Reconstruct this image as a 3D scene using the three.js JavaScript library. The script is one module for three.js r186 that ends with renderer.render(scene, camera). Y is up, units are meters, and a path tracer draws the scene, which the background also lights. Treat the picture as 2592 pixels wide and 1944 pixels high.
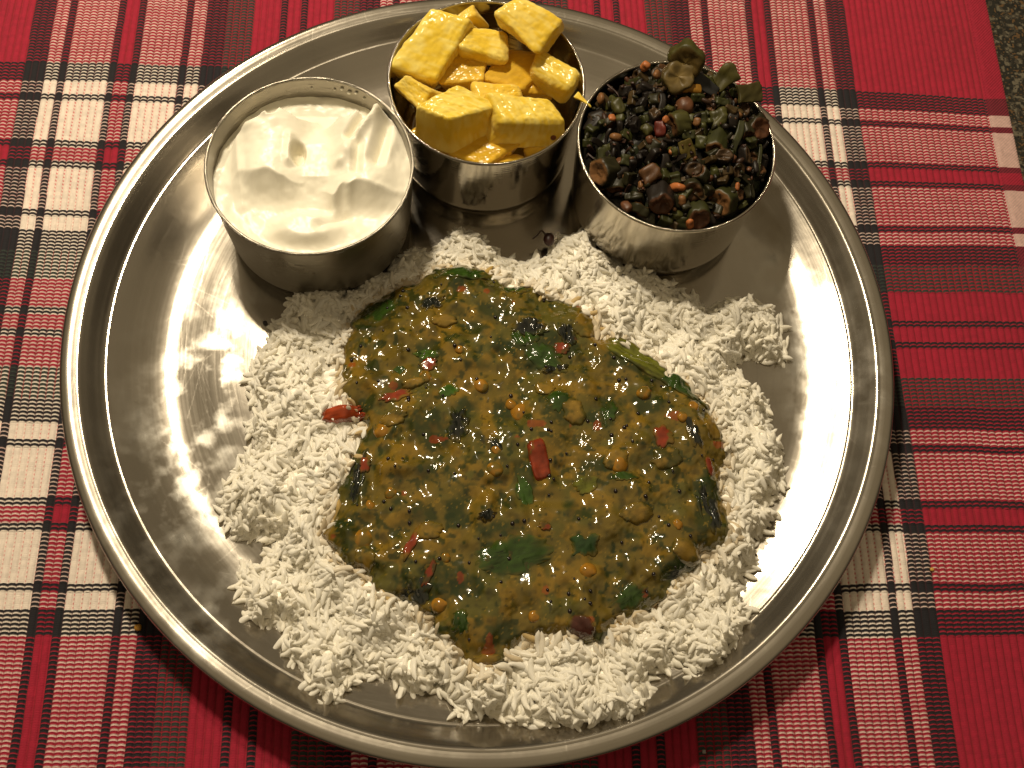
import * as THREE from 'three';
import { mergeVertices, mergeGeometries } from 'three/addons/utils/BufferGeometryUtils.js';

// ---------- camera, light, exposure ----------
const scene = new THREE.Scene();
const camera = new THREE.PerspectiveCamera(39.65, 4 / 3, 0.02, 20);
camera.position.set(-0.0159, 0.3724, 0.1564);
camera.quaternion.setFromRotationMatrix(new THREE.Matrix4().makeBasis(
  new THREE.Vector3(0.9978, 0.0647, 0.0122), new THREE.Vector3(-0.0117, 0.3565, -0.9342), new THREE.Vector3(-0.0648, 0.9321, 0.3565)));
const renderer = new THREE.WebGLRenderer({ antialias: true });
renderer.setSize(1024, 768);
renderer.toneMapping = THREE.LinearToneMapping;
renderer.toneMappingExposure = 1.08;
renderer.shadowMap.enabled = true;

// unseen warm surroundings, placed to light the shadows and the steel: paler overhead, darker towards the floor, the same all the way round
{
  const W = 64, H = 128, d = new Float32Array(W * H * 4);
  for (let y = 0; y < H; y++) {
    const up = Math.sin(((y + 0.5) / H - 0.5) * Math.PI), k = THREE.MathUtils.smoothstep(up, 0.08, 0.95);
    const c = [0.030 + 0.270 * k, 0.023 + 0.211 * k, 0.013 + 0.127 * k];
    for (let x = 0; x < W; x++) d.set([...c, 1], (y * W + x) * 4);
  }
  const t = new THREE.DataTexture(d, W, H, THREE.RGBAFormat, THREE.FloatType);
  t.mapping = THREE.EquirectangularReflectionMapping; t.magFilter = THREE.LinearFilter; t.needsUpdate = true;
  scene.background = t; scene.environment = t;
}
// two small warm lamps, out of view, lighting the plate from above and behind
const LAMPS = [[-0.125, 0.53, -0.245, 0.80], [-0.25, 0.80, -0.65, 1.05]];
for (const [x, y, z, power] of LAMPS) {
  const l = new THREE.PointLight(new THREE.Color(1.0, 0.85, 0.62), power);
  l.name = 'unseen_lamp_light'; l.position.set(x, y, z); l.castShadow = true; l.shadow.radius = 1.3;
  scene.add(l);
}

// ---------- helpers ----------
const { clamp, lerp, smoothstep } = THREE.MathUtils;
function rng(seed) { let s = seed >>> 0; return () => { s = (s + 0x6D2B79F5) >>> 0; let t = s; t = Math.imul(t ^ (t >>> 15), t | 1); t ^= t + Math.imul(t ^ (t >>> 7), t | 61); return ((t ^ (t >>> 14)) >>> 0) / 4294967296; }; }
function h3(x, y, z) { let h = Math.imul(x, 374761393) + Math.imul(y, 668265263) + Math.imul(z, 2147483647 ^ 1274126177); h = Math.imul(h ^ (h >>> 13), 1274126177); h ^= h >>> 16; return (h >>> 0) / 2147483648 - 1; }
function n3(x, y, z) {
  const X = Math.floor(x), Y = Math.floor(y), Z = Math.floor(z); x -= X; y -= Y; z -= Z;
  const u = x * x * (3 - 2 * x), v = y * y * (3 - 2 * y), w = z * z * (3 - 2 * z);
  const a = lerp(lerp(h3(X, Y, Z), h3(X + 1, Y, Z), u), lerp(h3(X, Y + 1, Z), h3(X + 1, Y + 1, Z), u), v);
  const b = lerp(lerp(h3(X, Y, Z + 1), h3(X + 1, Y, Z + 1), u), lerp(h3(X, Y + 1, Z + 1), h3(X + 1, Y + 1, Z + 1), u), v);
  return lerp(a, b, w);
}
const n2 = (x, y, s = 0) => n3(x, y, s * 17.31 + 0.5);
const fbm = (x, y, s = 0, o = 4) => { let a = 0.5, r = 0; for (let i = 0; i < o; i++) { r += a * n2(x, y, s + i * 3); x = x * 2.03 + 7.1; y = y * 2.03 + 3.7; a *= 0.5; } return r; };
const mixc = (a, b, t) => [lerp(a[0], b[0], t), lerp(a[1], b[1], t), lerp(a[2], b[2], t)];
const used = {};
const numbered = (n) => { used[n] = (used[n] ?? -1) + 1; return used[n] ? n + '_' + String(used[n]).padStart(3, '0') : n; };
function tag(o, label, category, group, kind) { o.userData = { label }; if (category) o.userData.category = category; if (group) o.userData.group = group; if (kind) o.userData.kind = kind; return o; }
function top(o, name, label, category, group, kind) { o.name = numbered(name); tag(o, label, category, group, kind); scene.add(o); return o; }
function shadows(o) { o.castShadow = true; o.receiveShadow = true; return o; }
function mesh(g, m, name, parent) { const o = shadows(new THREE.Mesh(g, m)); o.name = name; if (parent) parent.add(o); return o; }
const group = () => new THREE.Group();
function geo(pos, idx, col, uv) {
  const g = new THREE.BufferGeometry();
  g.setAttribute('position', new THREE.BufferAttribute(Float32Array.from(pos), 3));
  if (col) g.setAttribute('color', new THREE.BufferAttribute(Float32Array.from(col), 3));
  if (uv) g.setAttribute('uv', new THREE.BufferAttribute(Float32Array.from(uv), 2));
  g.setIndex(idx); g.computeVertexNormals(); return g;
}
function tex(W, H, f, color) {                       // f(u, v) -> [r, g, b] 0..1 (sRGB values when color) or a number
  const d = new Uint8Array(W * H * 4);
  for (let y = 0; y < H; y++) for (let x = 0; x < W; x++) {
    let c = f((x + 0.5) / W, (y + 0.5) / H); if (typeof c === 'number') c = [c, c, c];
    const i = (y * W + x) * 4; for (let k = 0; k < 3; k++) d[i + k] = clamp(c[k], 0, 1) * 255 + 0.5; d[i + 3] = 255;
  }
  const t = new THREE.DataTexture(d, W, H); t.magFilter = THREE.LinearFilter; t.wrapS = t.wrapT = THREE.RepeatWrapping; if (color) t.colorSpace = THREE.SRGBColorSpace; t.needsUpdate = true; return t;
}
const toS = (c) => c.map((x) => (x <= 0.0031308 ? 12.92 * x : 1.055 * Math.pow(x, 1 / 2.4) - 0.055));
const std = (o) => new THREE.MeshPhysicalMaterial(o);
const lin = (r, g, b) => new THREE.Color().setRGB(r, g, b);
function poly(s) { return s.split(' ').map((p) => p.split(',').map((v) => +v / 1000)); }
function sdf(P, x, z) {                               // metres inside (+) or outside (-) a closed outline
  let d = 1e9, inside = false;
  for (let i = 0, j = P.length - 1; i < P.length; j = i++) {
    const [ax, az] = P[j], [bx, bz] = P[i], ex = bx - ax, ez = bz - az, wx = x - ax, wz = z - az, t = clamp((wx * ex + wz * ez) / (ex * ex + ez * ez), 0, 1);
    d = Math.min(d, (wx - ex * t) ** 2 + (wz - ez * t) ** 2);
    if ((az > z) !== (bz > z) && x < ((bx - ax) * (z - az)) / (bz - az) + ax) inside = !inside;
  }
  return Math.sqrt(d) * (inside ? 1 : -1);
}
function field(P, x0, z0, x1, z1, step) {             // the same, sampled once on a grid
  const nx = Math.ceil((x1 - x0) / step) + 1, nz = Math.ceil((z1 - z0) / step) + 1, a = new Float32Array(nx * nz);
  for (let j = 0; j < nz; j++) for (let i = 0; i < nx; i++) a[j * nx + i] = sdf(P, x0 + i * step, z0 + j * step);
  return (x, z) => { const u = clamp((x - x0) / step, 0, nx - 1.001), v = clamp((z - z0) / step, 0, nz - 1.001), i = u | 0, j = v | 0, k = j * nx + i; return lerp(lerp(a[k], a[k + 1], u - i), lerp(a[k + nx], a[k + nx + 1], u - i), v - j); };
}
// a sheet over the cells for which keep() holds at one corner at least
function sheet(x0, z0, x1, z1, step, height, keep, colour) {
  const nx = Math.ceil((x1 - x0) / step) + 1, nz = Math.ceil((z1 - z0) / step) + 1, id = new Int32Array(nx * nz).fill(-1), K = new Uint8Array(nx * nz), pos = [], col = [], idx = [];
  for (let j = 0; j < nz; j++) for (let i = 0; i < nx; i++) K[j * nx + i] = keep(x0 + i * step, z0 + j * step) ? 1 : 0;
  const at = (i, j) => { const k = j * nx + i; if (id[k] < 0) { const x = x0 + i * step, z = z0 + j * step; id[k] = pos.length / 3; pos.push(x, height(x, z), z); if (colour) col.push(...colour(x, z)); } return id[k]; };
  for (let j = 0; j < nz - 1; j++) for (let i = 0; i < nx - 1; i++) {
    const k = j * nx + i; if (!(K[k] || K[k + 1] || K[k + nx] || K[k + nx + 1])) continue;
    const a = at(i, j), b = at(i + 1, j), c = at(i, j + 1), d = at(i + 1, j + 1); idx.push(a, c, b, b, c, d);
  }
  return geo(pos, idx, colour && col);
}
function lathe(profile, seg) { return new THREE.LatheGeometry(profile.map(([r, y]) => new THREE.Vector2(r, y)), seg); }
function smoothProfile(pts, n) { return new THREE.CatmullRomCurve3(pts.map(([r, y]) => new THREE.Vector3(r, y, 0)), false, 'centripetal').getPoints(n).map((p) => [Math.max(p.x, 0), p.y]); }

// ---------- countertop ----------
{
  const S = 512, gt = tex(S, S, (u, v) => {
    const x = u * 64, y = v * 64, p = (n) => n;
    const a = n2(x * 1.1, y * 1.1, 1), b = n2(x * 2.3, y * 2.3, 2), c = n2(x * 0.5, y * 0.5, 3);
    let k = [0.014, 0.013, 0.010];
    if (a + 0.4 * c > 0.1) k = [0.045, 0.038, 0.027];
    if (a + 0.5 * b > 0.45) k = [0.11, 0.095, 0.065];
    if (b - a > 0.75) k = [0.10, 0.055, 0.022];
    if (b < -0.6) k = [0.006, 0.006, 0.006];
    return toS(k.map((q) => q * (1 + 0.3 * n2(x * 6, y * 6, 5))));
  }, true);
  gt.repeat.set(12, 10);
  const g = new THREE.BoxGeometry(1.4, 0.03, 1.1); g.translate(0.1, -0.0178, 0);
  const o = top(mesh(g, std({ map: gt, roughness: 0.28, color: 0xffffff })), 'countertop', 'dark speckled granite countertop showing past the corner of the red mat', null, null, 'structure');
}

// ---------- woven plaid placemat ----------
const MX0 = -0.255, MX1 = 0.2268, MZ0 = -0.2, MZ1 = 0.176, RIB = 2.81, ROW = 3.04;
{
  const SEQ = 'rrdwwwwwwdwwdddggggrrrrdrrdrrrrggggdddwwdwwwwwwd', C = { r: [0.29, 0.006, 0.025], w: [0.70, 0.61, 0.53], d: [0.008, 0.007, 0.010], g: [0.022, 0.031, 0.025] };
  const kind = (i, last) => (i < -13 || i > last ? 'r' : SEQ[((i % 48) + 48) % 48]);
  const T = 2048, Wm = (MX1 - MX0) * 1000, Hm = (MZ1 - MZ0) * 1000, hx = 217.2;
  const warp = (x, z) => z - 3.2 * smoothstep(x, 150, 222) * smoothstep(-z, 40, 140) + 1.3 * n2(x / 70, z / 60, 4) + 0.35 * n2(x / 14, z / 30, 5);
  const cell = (u, v) => {
    const x = MX0 * 1000 + u * Wm, z0 = MZ0 * 1000 + v * Hm, hem = x > hx;
    const z = warp(x, z0);
    const xs = (x + 148.6 + 0.45 * n2(z0 / 38, x / 50, 12)) / RIB + 1, i = Math.floor(xs), fx = xs - i, zs = (z + 81.6) / ROW + 1, j = Math.floor(zs);
    const c = kind(i, 110), r = kind(j, 62);
    const arc = hem ? 0 : 0.22 * (1 - (2 * fx - 1) ** 2);
    const t = zs * 2 + arc + 0.05 * n2(x / 5, z / 9, 3), q = Math.floor(t), ft = t - q;
    return { x, z, i, j, fx, c, r, ft, q, hem };
  };
  const map = tex(T, T, (u, v) => {
    const e = cell(u, v);
    let R = C[e.r], K = C[e.c];
    if (e.hem) { K = C.r; const s = Math.abs((((e.x * 0.8 + e.z * 0.8) / 1.1) % 1 + 1) % 1 - 0.5) * 2; return toS(mixc(R, K, 0.28 + 0.3 * s).map((c) => c * (0.92 + 0.1 * n2(e.x, e.z, 8)))); }
    const th = h3(e.q, e.i >> 3, 5) * 0.5 + 0.5, th2 = h3(e.q, 3, 9) * 0.5 + 0.5;
    if (e.r === 'w' && e.c !== 'w') R = mixc(R, C.r, 0.35 * th * th2 + 0.24);
    if (e.c === 'w' && e.r === 'r') K = mixc(K, C.r, 0.16 + 0.34 * th);
    const dark = (q) => q === 'd' || q === 'g', sh = e.c === e.r ? 0 : dark(e.r) && !dark(e.c) ? 0.085 : dark(e.c) && !dark(e.r) ? -0.085 : e.c === 'w' ? 0.06 : e.r === 'w' ? -0.06 : 0, edge = smoothstep(Math.abs(e.ft - 0.5), 0.17 + sh, 0.29 + sh);        // which of the two threads shows
    let k = mixc(R, K, edge);
    const gap = Math.abs(2 * e.fx - 1);
    if (gap > 0.80) {
      const g = smoothstep(gap, 0.80, 0.93), both = e.c === 'w' && e.r === 'w';
      const thread = both ? (e.ft > 0.35 && e.ft < 0.75 ? [0.50, 0.09, 0.10] : [0.66, 0.52, 0.45]) : e.c === 'd' || e.r === 'd' ? [0.03, 0.006, 0.01] : [0.20, 0.008, 0.014];
      k = mixc(k, thread, g * (both ? 0.9 : 0.8));
    }
    const f = 1 + 0.10 * n2(e.x * 2.2, e.z * 0.7, 6) + 0.06 * n2(e.x / 30, e.z / 30, 7) + 0.07 * h3(e.i, e.q, 2);
    return toS(k.map((c) => Math.max(c * f, 0)));
  }, true);
  const bump = tex(T, T, (u, v) => {
    const e = cell(u, v);
    if (e.hem) return 0.4 + 0.15 * Math.sin(((e.x + e.z) * 0.8 / 1.1) * 6.283);
    const same = e.c === e.r, a = Math.abs(Math.sin(e.ft * Math.PI * 2));
    return 0.25 + (same ? 0.12 : 0.5) * Math.sqrt(a) * (1 - 0.6 * (2 * e.fx - 1) ** 2) + 0.06 * n2(e.x * 3, e.z * 3, 5);
  });
  const pos = [], uv = [], idx = [], xs = [];
  const PROFILE = [0, 0.12, 0.3, 0.5, 0.7, 0.88];
  for (let i = Math.floor((MX0 * 1000 + 148.6) / RIB) + 1; ; i++) { const x = (i - 1) * RIB - 148.6; if (x > hx) break; for (const f of PROFILE) if (x + f * RIB > MX0 * 1000) xs.push([x + f * RIB, Math.sqrt(Math.max(0, 1 - (2 * f - 1) ** 2))]); }
  for (const x of [hx + 0.4, hx + 2.5, hx + 5, hx + 7.5, MX1 * 1000 - 0.9]) xs.push([x, 1.25]);
  xs.push([MX1 * 1000 - 0.2, 0.8], [MX1 * 1000, 0], [MX1 * 1000, -2.2]);
  const NZ = 150;
  for (let j = 0; j <= NZ; j++) for (const [x, p] of xs) {
    const z = lerp(MZ0, MZ1, j / NZ) * 1000, xx = x + 0.5 * n2(x / 70, z / 45, 9) * (p >= 0 ? 1 : 1);
    pos.push(xx / 1000, (p < -1 ? -2.7 : -0.75 + 0.75 * p + 0.35 * n2(x / 40, z / 40, 3) + 0.1 * n2(x / 2.81, z / 6, 5)) / 1000, z / 1000);
    uv.push((x / 1000 - MX0) / (MX1 - MX0), (z / 1000 - MZ0) / (MZ1 - MZ0));
  }
  for (let j = 0; j < NZ; j++) for (let i = 0; i < xs.length - 1; i++) { const a = j * xs.length + i, b = a + 1, c = a + xs.length, d = c + 1; idx.push(a, c, b, b, c, d); }
  top(mesh(geo(pos, idx, null, uv), std({ map, bumpMap: bump, bumpScale: 0.00055, roughness: 0.92, sheen: 0.25, sheenColor: lin(0.9, 0.7, 0.6), sheenRoughness: 0.6 })),
    'placemat', 'red, white and black plaid ribbed cotton placemat under the steel plate', 'placemat');
}

// ---------- steel ----------
const FLOOR = 0.0032;
const patch = (x, z) => {                              // dried film and scuffs on the plate floor, 0..1
  const e = (cx, cz, rx, rz, a) => { const c = Math.cos(a), s = Math.sin(a), dx = x - cx, dz = z - cz, u = (dx * c + dz * s) / rx, w = (-dx * s + dz * c) / rz; return Math.exp(-(u * u + w * w)); };
  let m = 0.95 * e(-0.101, 0.018, 0.018, 0.034, 0.25) + 0.7 * e(-0.108, 0.063, 0.016, 0.022, 0) + 0.55 * e(0.126, -0.012, 0.012, 0.04, -0.35) + 0.5 * e(-0.088, 0.1, 0.012, 0.02, 0.5) + 0.4 * e(0.12, 0.03, 0.01, 0.03, 0);
  const f = fbm(x * 160, z * 160, 31, 5);
  return clamp(m * (0.5 + 2.4 * f), 0, 1);
};
const steelMaps = (() => {
  const T = 1024, L = 0.32, at = (u) => (u - 0.5) * L;
  const rough = new THREE.DataTexture(new Uint8Array(T * T * 4), T, T), colr = new THREE.DataTexture(new Uint8Array(T * T * 4), T, T);
  const scr = new Float32Array(T * T), r = rng(5);
  for (let k = 0; k < 900; k++) {                      // fine straight scratches
    let x = r() * T, y = r() * T, a = r() < 0.5 ? r() * 6.283 : Math.atan2(y - T / 2, x - T / 2) + 1.57 + (r() - 0.5) * 0.5; const n = 10 + r() * 70, s = 0.2 + r() * 0.6;
    for (let i = 0; i < n; i++) { const p = (y & (T - 1)) * T + (x & (T - 1)); scr[p] = Math.max(scr[p], s); x += Math.cos(a); y += Math.sin(a); a += (r() - 0.5) * 0.03; }
  }
  for (let j = 0; j < T; j++) for (let i = 0; i < T; i++) {
    const x = at((i + 0.5) / T), z = at((j + 0.5) / T), q = (j * T + i) * 4, m = patch(x, z), b = fbm(x * 40, z * 40, 12, 3), ring = n2(Math.hypot(x, z) * 2600, 0.5, 77);
    const R = 0.140 + 0.04 * b + 0.13 * m + 0.06 * scr[j * T + i] + 0.03 * ring + 0.03 * smoothstep(Math.hypot(x, z), 0.112, 0.124), M = 0.95 - 0.32 * m;
    rough.image.data.set([0, clamp(R, 0.07, 0.8) * 255, clamp(M, 0, 1) * 255, 255], q);
    const c = mixc([0.385, 0.352, 0.30], [0.54, 0.52, 0.47], m)  .map((v) => v * (1 + 0.12 * b - 0.45 * m * Math.max(0, n2(x * 420, z * 200, 14)) - 0.12 * scr[j * T + i] + 0.03 * ring));
    const s = toS(c); colr.image.data.set([s[0] * 255, s[1] * 255, s[2] * 255, 255], q);
  }
  for (const t of [rough, colr]) { t.magFilter = THREE.LinearFilter; t.channel = 1; t.needsUpdate = true; }
  colr.colorSpace = THREE.SRGBColorSpace;
  const bump = tex(512, 512, (u, v) => 0.5 + 0.35 * fbm(u * 14, v * 14, 41, 3) + 0.05 * n2(u * 180, v * 180, 42)); bump.channel = 1;
  return { rough, colr, bump };
})();
const plateSteel = std({ metalness: 1, roughness: 1, map: steelMaps.colr, roughnessMap: steelMaps.rough, metalnessMap: steelMaps.rough, bumpMap: steelMaps.bump, bumpScale: 0.00014, anisotropy: 0 });
function planarUv1(g, L) { const p = g.attributes.position, a = new Float32Array(p.count * 2); for (let i = 0; i < p.count; i++) { a[2 * i] = p.getX(i) / L + 0.5; a[2 * i + 1] = p.getZ(i) / L + 0.5; } g.setAttribute('uv1', new THREE.BufferAttribute(a, 2)); return g; }
{
  const o = group();
  const inner = smoothProfile([[0, FLOOR], [0.05, FLOOR], [0.1, FLOOR], [0.110, FLOOR + 0.00005], [0.116, FLOOR + 0.0004], [0.122, FLOOR + 0.0018], [0.128, FLOOR + 0.0042], [0.1335, FLOOR + 0.0070], [0.1362, 0.0116]], 70);
  const wall = smoothProfile([[0.1362, 0.0116], [0.1370, 0.0118], [0.1392, 0.0134], [0.1425, 0.0161], [0.1442, 0.0173], [0.1452, 0.0175]], 40);
  const under = [[0.1452, 0.0165], [0.1430, 0.0160], [0.1405, 0.0142], [0.1372, 0.0102], [0.130, 0.0070], [0.118, 0.0024], [0.105, 0.0013], [0.05, 0.0012], [0, 0.0012]];
  mesh(planarUv1(lathe([...inner], 256), 0.32), plateSteel, 'plate_floor', o);
  const side = planarUv1(lathe([...wall, ...under], 256), 0.32);
  mesh(side, plateSteel, 'plate_wall', o);
  const rim = smoothProfile([[0.1452, 0.0175], [0.1475, 0.0181], [0.1493, 0.0181], [0.1504, 0.0174], [0.1507, 0.0163], [0.1502, 0.0153], [0.1492, 0.0150], [0.1475, 0.0160], [0.1452, 0.0165]], 48);
  mesh(planarUv1(lathe(rim, 256), 0.32), plateSteel, 'rim', o);
  top(o, 'steel_plate', 'large round stainless steel thali plate with a raised rolled rim on the plaid mat', 'plate');
}
function bowlMat(color, rough, scuff, seed) {
  const b = tex(512, 256, (u, v) => 0.5 + 0.3 * fbm(u * 6, v * 4, seed, 2) + scuff * 0.35 * Math.min(0, n2(u * 70, v * 46, seed + 5) + 0.45) + 0.04 * n2(u * 12, v * 300, seed + 7));
  const r = tex(256, 256, (u, v) => [0, rough * (1 + 0.35 * fbm(u * 20, v * 10, seed + 2, 3)), 1]);
  return std({ color: lin(...color), metalness: 1, roughness: 1, roughnessMap: r, bumpMap: b, bumpScale: 0.0004, anisotropy: 0.3, anisotropyRotation: Math.PI / 2 });
}
function bowl(x, z, turn, m, label) {
  const o = group(), y0 = FLOOR + 0.0003, H = 0.046 - y0, R = 0.0364;
  const out = smoothProfile([[0, 0.0006], [0.026, 0.0005], [0.0295, 0], [0.0312, 0.0006], [0.0325, 0.0028], [0.0336, 0.0052], [0.0343, 0.0066], [0.0349, 0.015], [0.0358, 0.030], [R, H - 0.0008]], 70);
  const inn = smoothProfile([[R - 0.0007, H - 0.0008], [0.0350, 0.030], [0.0340, 0.013], [0.0325, 0.0062], [0.0295, 0.0024], [0.024, 0.0013], [0, 0.0013]], 50);
  mesh(lathe(out.slice().map(([r, y]) => [r, y]), 160), m, 'bowl_wall', o);
  mesh(lathe(inn, 160), m, 'bowl_lining', o);
  const rim = []; for (let k = 0; k <= 12; k++) { const a = -0.35 + (k / 12) * (Math.PI + 0.7); rim.push([R - 0.00035 + 0.00062 * Math.cos(a), H - 0.0007 + 0.0007 * Math.sin(a)]); }
  mesh(lathe(rim, 160), m, 'rim', o);
  o.position.set(x, y0, z); o.rotation.y = turn;
  return top(o, 'steel_bowl', label, 'bowl', null);
}
const BY = [-0.0636, -0.051], BP = [-0.001, -0.0885], BO = [0.0682, -0.0631];
bowl(...BY, 2.2, bowlMat([0.29, 0.265, 0.22], 0.32, 1.6, 3), 'dull scuffed small steel bowl filled with white yogurt');
bowl(...BP, 0.7, bowlMat([0.50, 0.46, 0.39], 0.11, 0.15, 13), 'polished small steel bowl holding the yellow pineapple chunks');
bowl(...BO, 4.1, bowlMat([0.50, 0.46, 0.39], 0.16, 0.3, 23), 'small steel bowl on the right heaped with dark fried okra');

// ---------- rice ----------
const RICE = poly('-11.5,-49.9 -1.6,-46.1 4.6,-38.1 12.6,-35.7 23.4,-37.6 30,-46.8 38.2,-48.7 50.3,-35.1 62.8,-32.4 71.6,-27.6 75.8,-22.7 85.1,-15.7 90.9,-20.5 99.3,-22.2 108.7,-16.9 113.5,-10.7 114.7,-1.1 111.7,6.5 104.7,5.7 97.7,4.8 93.8,8.7 101.7,17.8 105.6,23.3 102.4,28.8 108.6,36.8 108.2,48.3 106.4,56.9 99.2,62.1 105.6,65.4 96.3,73.9 93.6,85.4 86.6,90.2 88.6,103.7 84.1,109.1')
  .concat(poly('79.5,116 77.4,120.6 69.5,122.8 62,116.7 53.8,122.7 52.4,134.5 45.3,135.9 39,138.4 28.4,140 18.6,138.6 11.6,136.2 -1.8,135.2 -8.3,133.4 -11.7,129 -18,125.5 -26.9,125.9 -34,121 -43.4,120.3 -48.2,126.5 -50.4,134 -53.3,129.3 -59.6,121.3 -70.4,109.9 -66.5,104 -78.3,103.2 -81.3,100.9 -84.2,90.1'))
  .concat(poly('-83.6,83.2 -76.4,82.4 -71.7,74.6 -86.6,74.3 -92.7,62.9 -99.4,62.2 -92.7,58 -89.4,49.6 -83.3,41.1 -85.9,32.5 -81.5,25.4 -87,18.3 -85.9,11.1 -83,0.1 -79.5,-5.5 -77.1,-7.4 -75.7,-16.9 -62.7,-23.9 -52.2,-20.8 -38.6,-30.3 -30.1,-41.4 -19.4,-39.6'));
const CURRY = poly('-18.4,-26.9 -7.2,-27.7 1.4,-24.6 6.5,-19 15.1,-19.2 25.3,-13.7 33.8,-11.4 39.6,-4.9 40.6,-0.3 53.5,8.1 65,14.9 74.7,21.9 79.4,27.2 83.5,37.7 85.3,46.3 82.1,54.7 83.7,64.7 84.8,72.9 81.7,78.6 73.5,81.8 73.1,86 66.6,88.9 59.7,96.6 51.6,101.2 43.7,104.2 37.2,112')
  .concat(poly('31.9,112 26.6,108.4 11.3,110.4 5.2,117.5 0.7,119.9 -6.8,117.4 -11.4,111.8 -17.4,108.5 -19,102.6 -28.2,97.3 -37.4,95 -42.2,87.3 -50,84.3 -55.5,74.9 -52.2,68.5 -51.9,58.9 -46.7,50.6 -45.2,42.2 -42.5,36.3 -46.8,30.3 -53,24.4 -51.7,9.3 -49.8,-3.4 -43.9,-10.9 -34.4,-18.2 -25.9,-20.2'));
const riceD = field(RICE, -0.11, -0.06, 0.125, 0.15, 0.001), curryD = field(CURRY, -0.066, -0.037, 0.095, 0.13, 0.001);
const plateY = (x, z) => { const r = Math.hypot(x, z); return r < 0.112 ? FLOOR : r < 0.128 ? lerp(FLOOR, 0.0074, ((r - 0.112) / 0.016) ** 1.7) : lerp(0.0074, 0.0116, clamp((r - 0.128) / 0.0082, 0, 1)); };
const riceEdge = (x, z) => riceD(x, z) + 0.0016 * n2(x * 260, z * 260, 2) + 0.001 * n2(x * 520, z * 520, 3) - 0.0022;
const riceTop = (x, z) => {
  const d = Math.max(riceEdge(x, z), 0), k = 1 - Math.exp(-d / 0.0036);
  return plateY(x, z) + k * (0.0100 + 0.0095 * fbm(x * 80, z * 80, 6, 3)) + 0.0035 * smoothstep(d, 0.008, 0.03);
};
const rice = group();
{
  const baseH = (x, z) => riceEdge(x, z) < 0 ? plateY(x, z) - 0.0004 : riceTop(x, z) - 0.0006 - 0.003 * smoothstep(curryD(x, z), 0.0005, 0.004) + 0.0017 * smoothstep(n2(x * 110, z * 110, 33), -0.3, 0.5) + 0.0007 * n2(x * 420, z * 420, 8) * smoothstep(riceEdge(x, z), 0, 0.002);
  const hid = (x, z) => curryD(x, z) > 0.012;
  mesh(sheet(-0.105, -0.056, 0.12, 0.147, 0.0008, baseH, (x, z) => riceEdge(x, z) > 0 && !hid(x, z)), std({ color: lin(0.95, 0.92, 0.82), roughness: 0.5, specularIntensity: 0.5 }), 'rice_mass', rice);
  const r = rng(11), V = 5, lists = Array.from({ length: V }, () => []);
  const grain = (seed) => {
    const q = rng(seed), L = 0.0042, R = 0.00108, NS = 9, NR = 8, bend = 0.00025 + q() * 0.0009, pos = [], idx = [];
    for (let i = 0; i <= NS; i++) {
      const t = i / NS * 2 - 1, prof = Math.pow(Math.max(0, 1 - Math.pow(Math.abs(t), 3.2)), 0.55), w = 1 + 0.12 * Math.sin(t * 5 + seed);
      for (let k = 0; k < NR; k++) { const a = k / NR * 6.28318; pos.push(t * L, Math.cos(a) * R * 0.85 * prof * w - bend * t * t, Math.sin(a) * R * prof * w + bend * 1.2 * (t * t) * (seed % 2 ? 1 : -0.6)); }
    }
    for (let i = 0; i < NS; i++) for (let k = 0; k < NR; k++) { const a = i * NR + k, b = i * NR + (k + 1) % NR; idx.push(a, a + NR, b, b, a + NR, b + NR); }
    const g = geo(pos, idx); return g;
  };
  const M = new THREE.Matrix4(), Q = new THREE.Quaternion(), E = new THREE.Euler(), S = new THREE.Vector3();
  let n = 0;
  for (let tries = 0; tries < 200000 && n < 6600; tries++) {
    const x = lerp(-0.105, 0.118, r()), z = lerp(-0.054, 0.145, r()), d = riceEdge(x, z);
    if (d < -0.0016 || curryD(x, z) > 0.0015) continue;
    const nearEdge = d < 0.004; if (!nearEdge && r() > 0.85) continue;
    const h = riceTop(x, z), e = 0.0015, gx = (riceTop(x + e, z) - riceTop(x - e, z)) / (2 * e), gz = (riceTop(x, z + e) - riceTop(x, z - e)) / (2 * e);
    const yaw = r() * 6.283, slope = Math.cos(yaw) * gx - Math.sin(yaw) * gz, tilt = Math.atan(clamp(slope, -1.2, 1.2)) + (r() - 0.5) * (nearEdge ? 0.85 : 0.6) + (r() < 0.06 ? (r() - 0.5) * 1.6 : 0);
    E.set((r() - 0.5) * 6.283, yaw, tilt, 'YZX'); Q.setFromEuler(E);
    const s = 0.72 + r() * 0.5; S.set(s, (0.85 + r() * 0.3), (0.85 + r() * 0.3));
    const y = Math.max(h + 0.0001 + (r() - 0.5) * 0.0022 + Math.abs(Math.sin(tilt)) * 0.001, plateY(x, z) + 0.0009);
    M.compose(new THREE.Vector3(x, y, z), Q, S); lists[(r() * V) | 0].push(M.clone()); n++;
  }
  const gm = std({ color: lin(1, 1, 1), roughness: 0.92, transmission: 0.28, thickness: 0, side: THREE.DoubleSide, clearcoat: 0.35, clearcoatRoughness: 0.25 });
  const cc = new THREE.Color();
  lists.forEach((l, k) => {
    const im = shadows(new THREE.InstancedMesh(grain(k + 1), gm, l.length)); im.name = 'rice_grain' + (k ? '_00' + k : '');
    l.forEach((m, i) => { im.setMatrixAt(i, m); const f = 0.94 + 0.08 * r(), w = r() * 0.04; const st = smoothstep(curryD(m.elements[12], m.elements[14]), -0.005, 0.002) * r(); cc.setRGB(lerp(0.95, 0.52, st) * f, lerp(0.92 - w * 0.3, 0.34, st) * f, lerp(0.83 - w, 0.07, st) * f); im.setColorAt(i, cc); });
    rice.add(im);
  });
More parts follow.
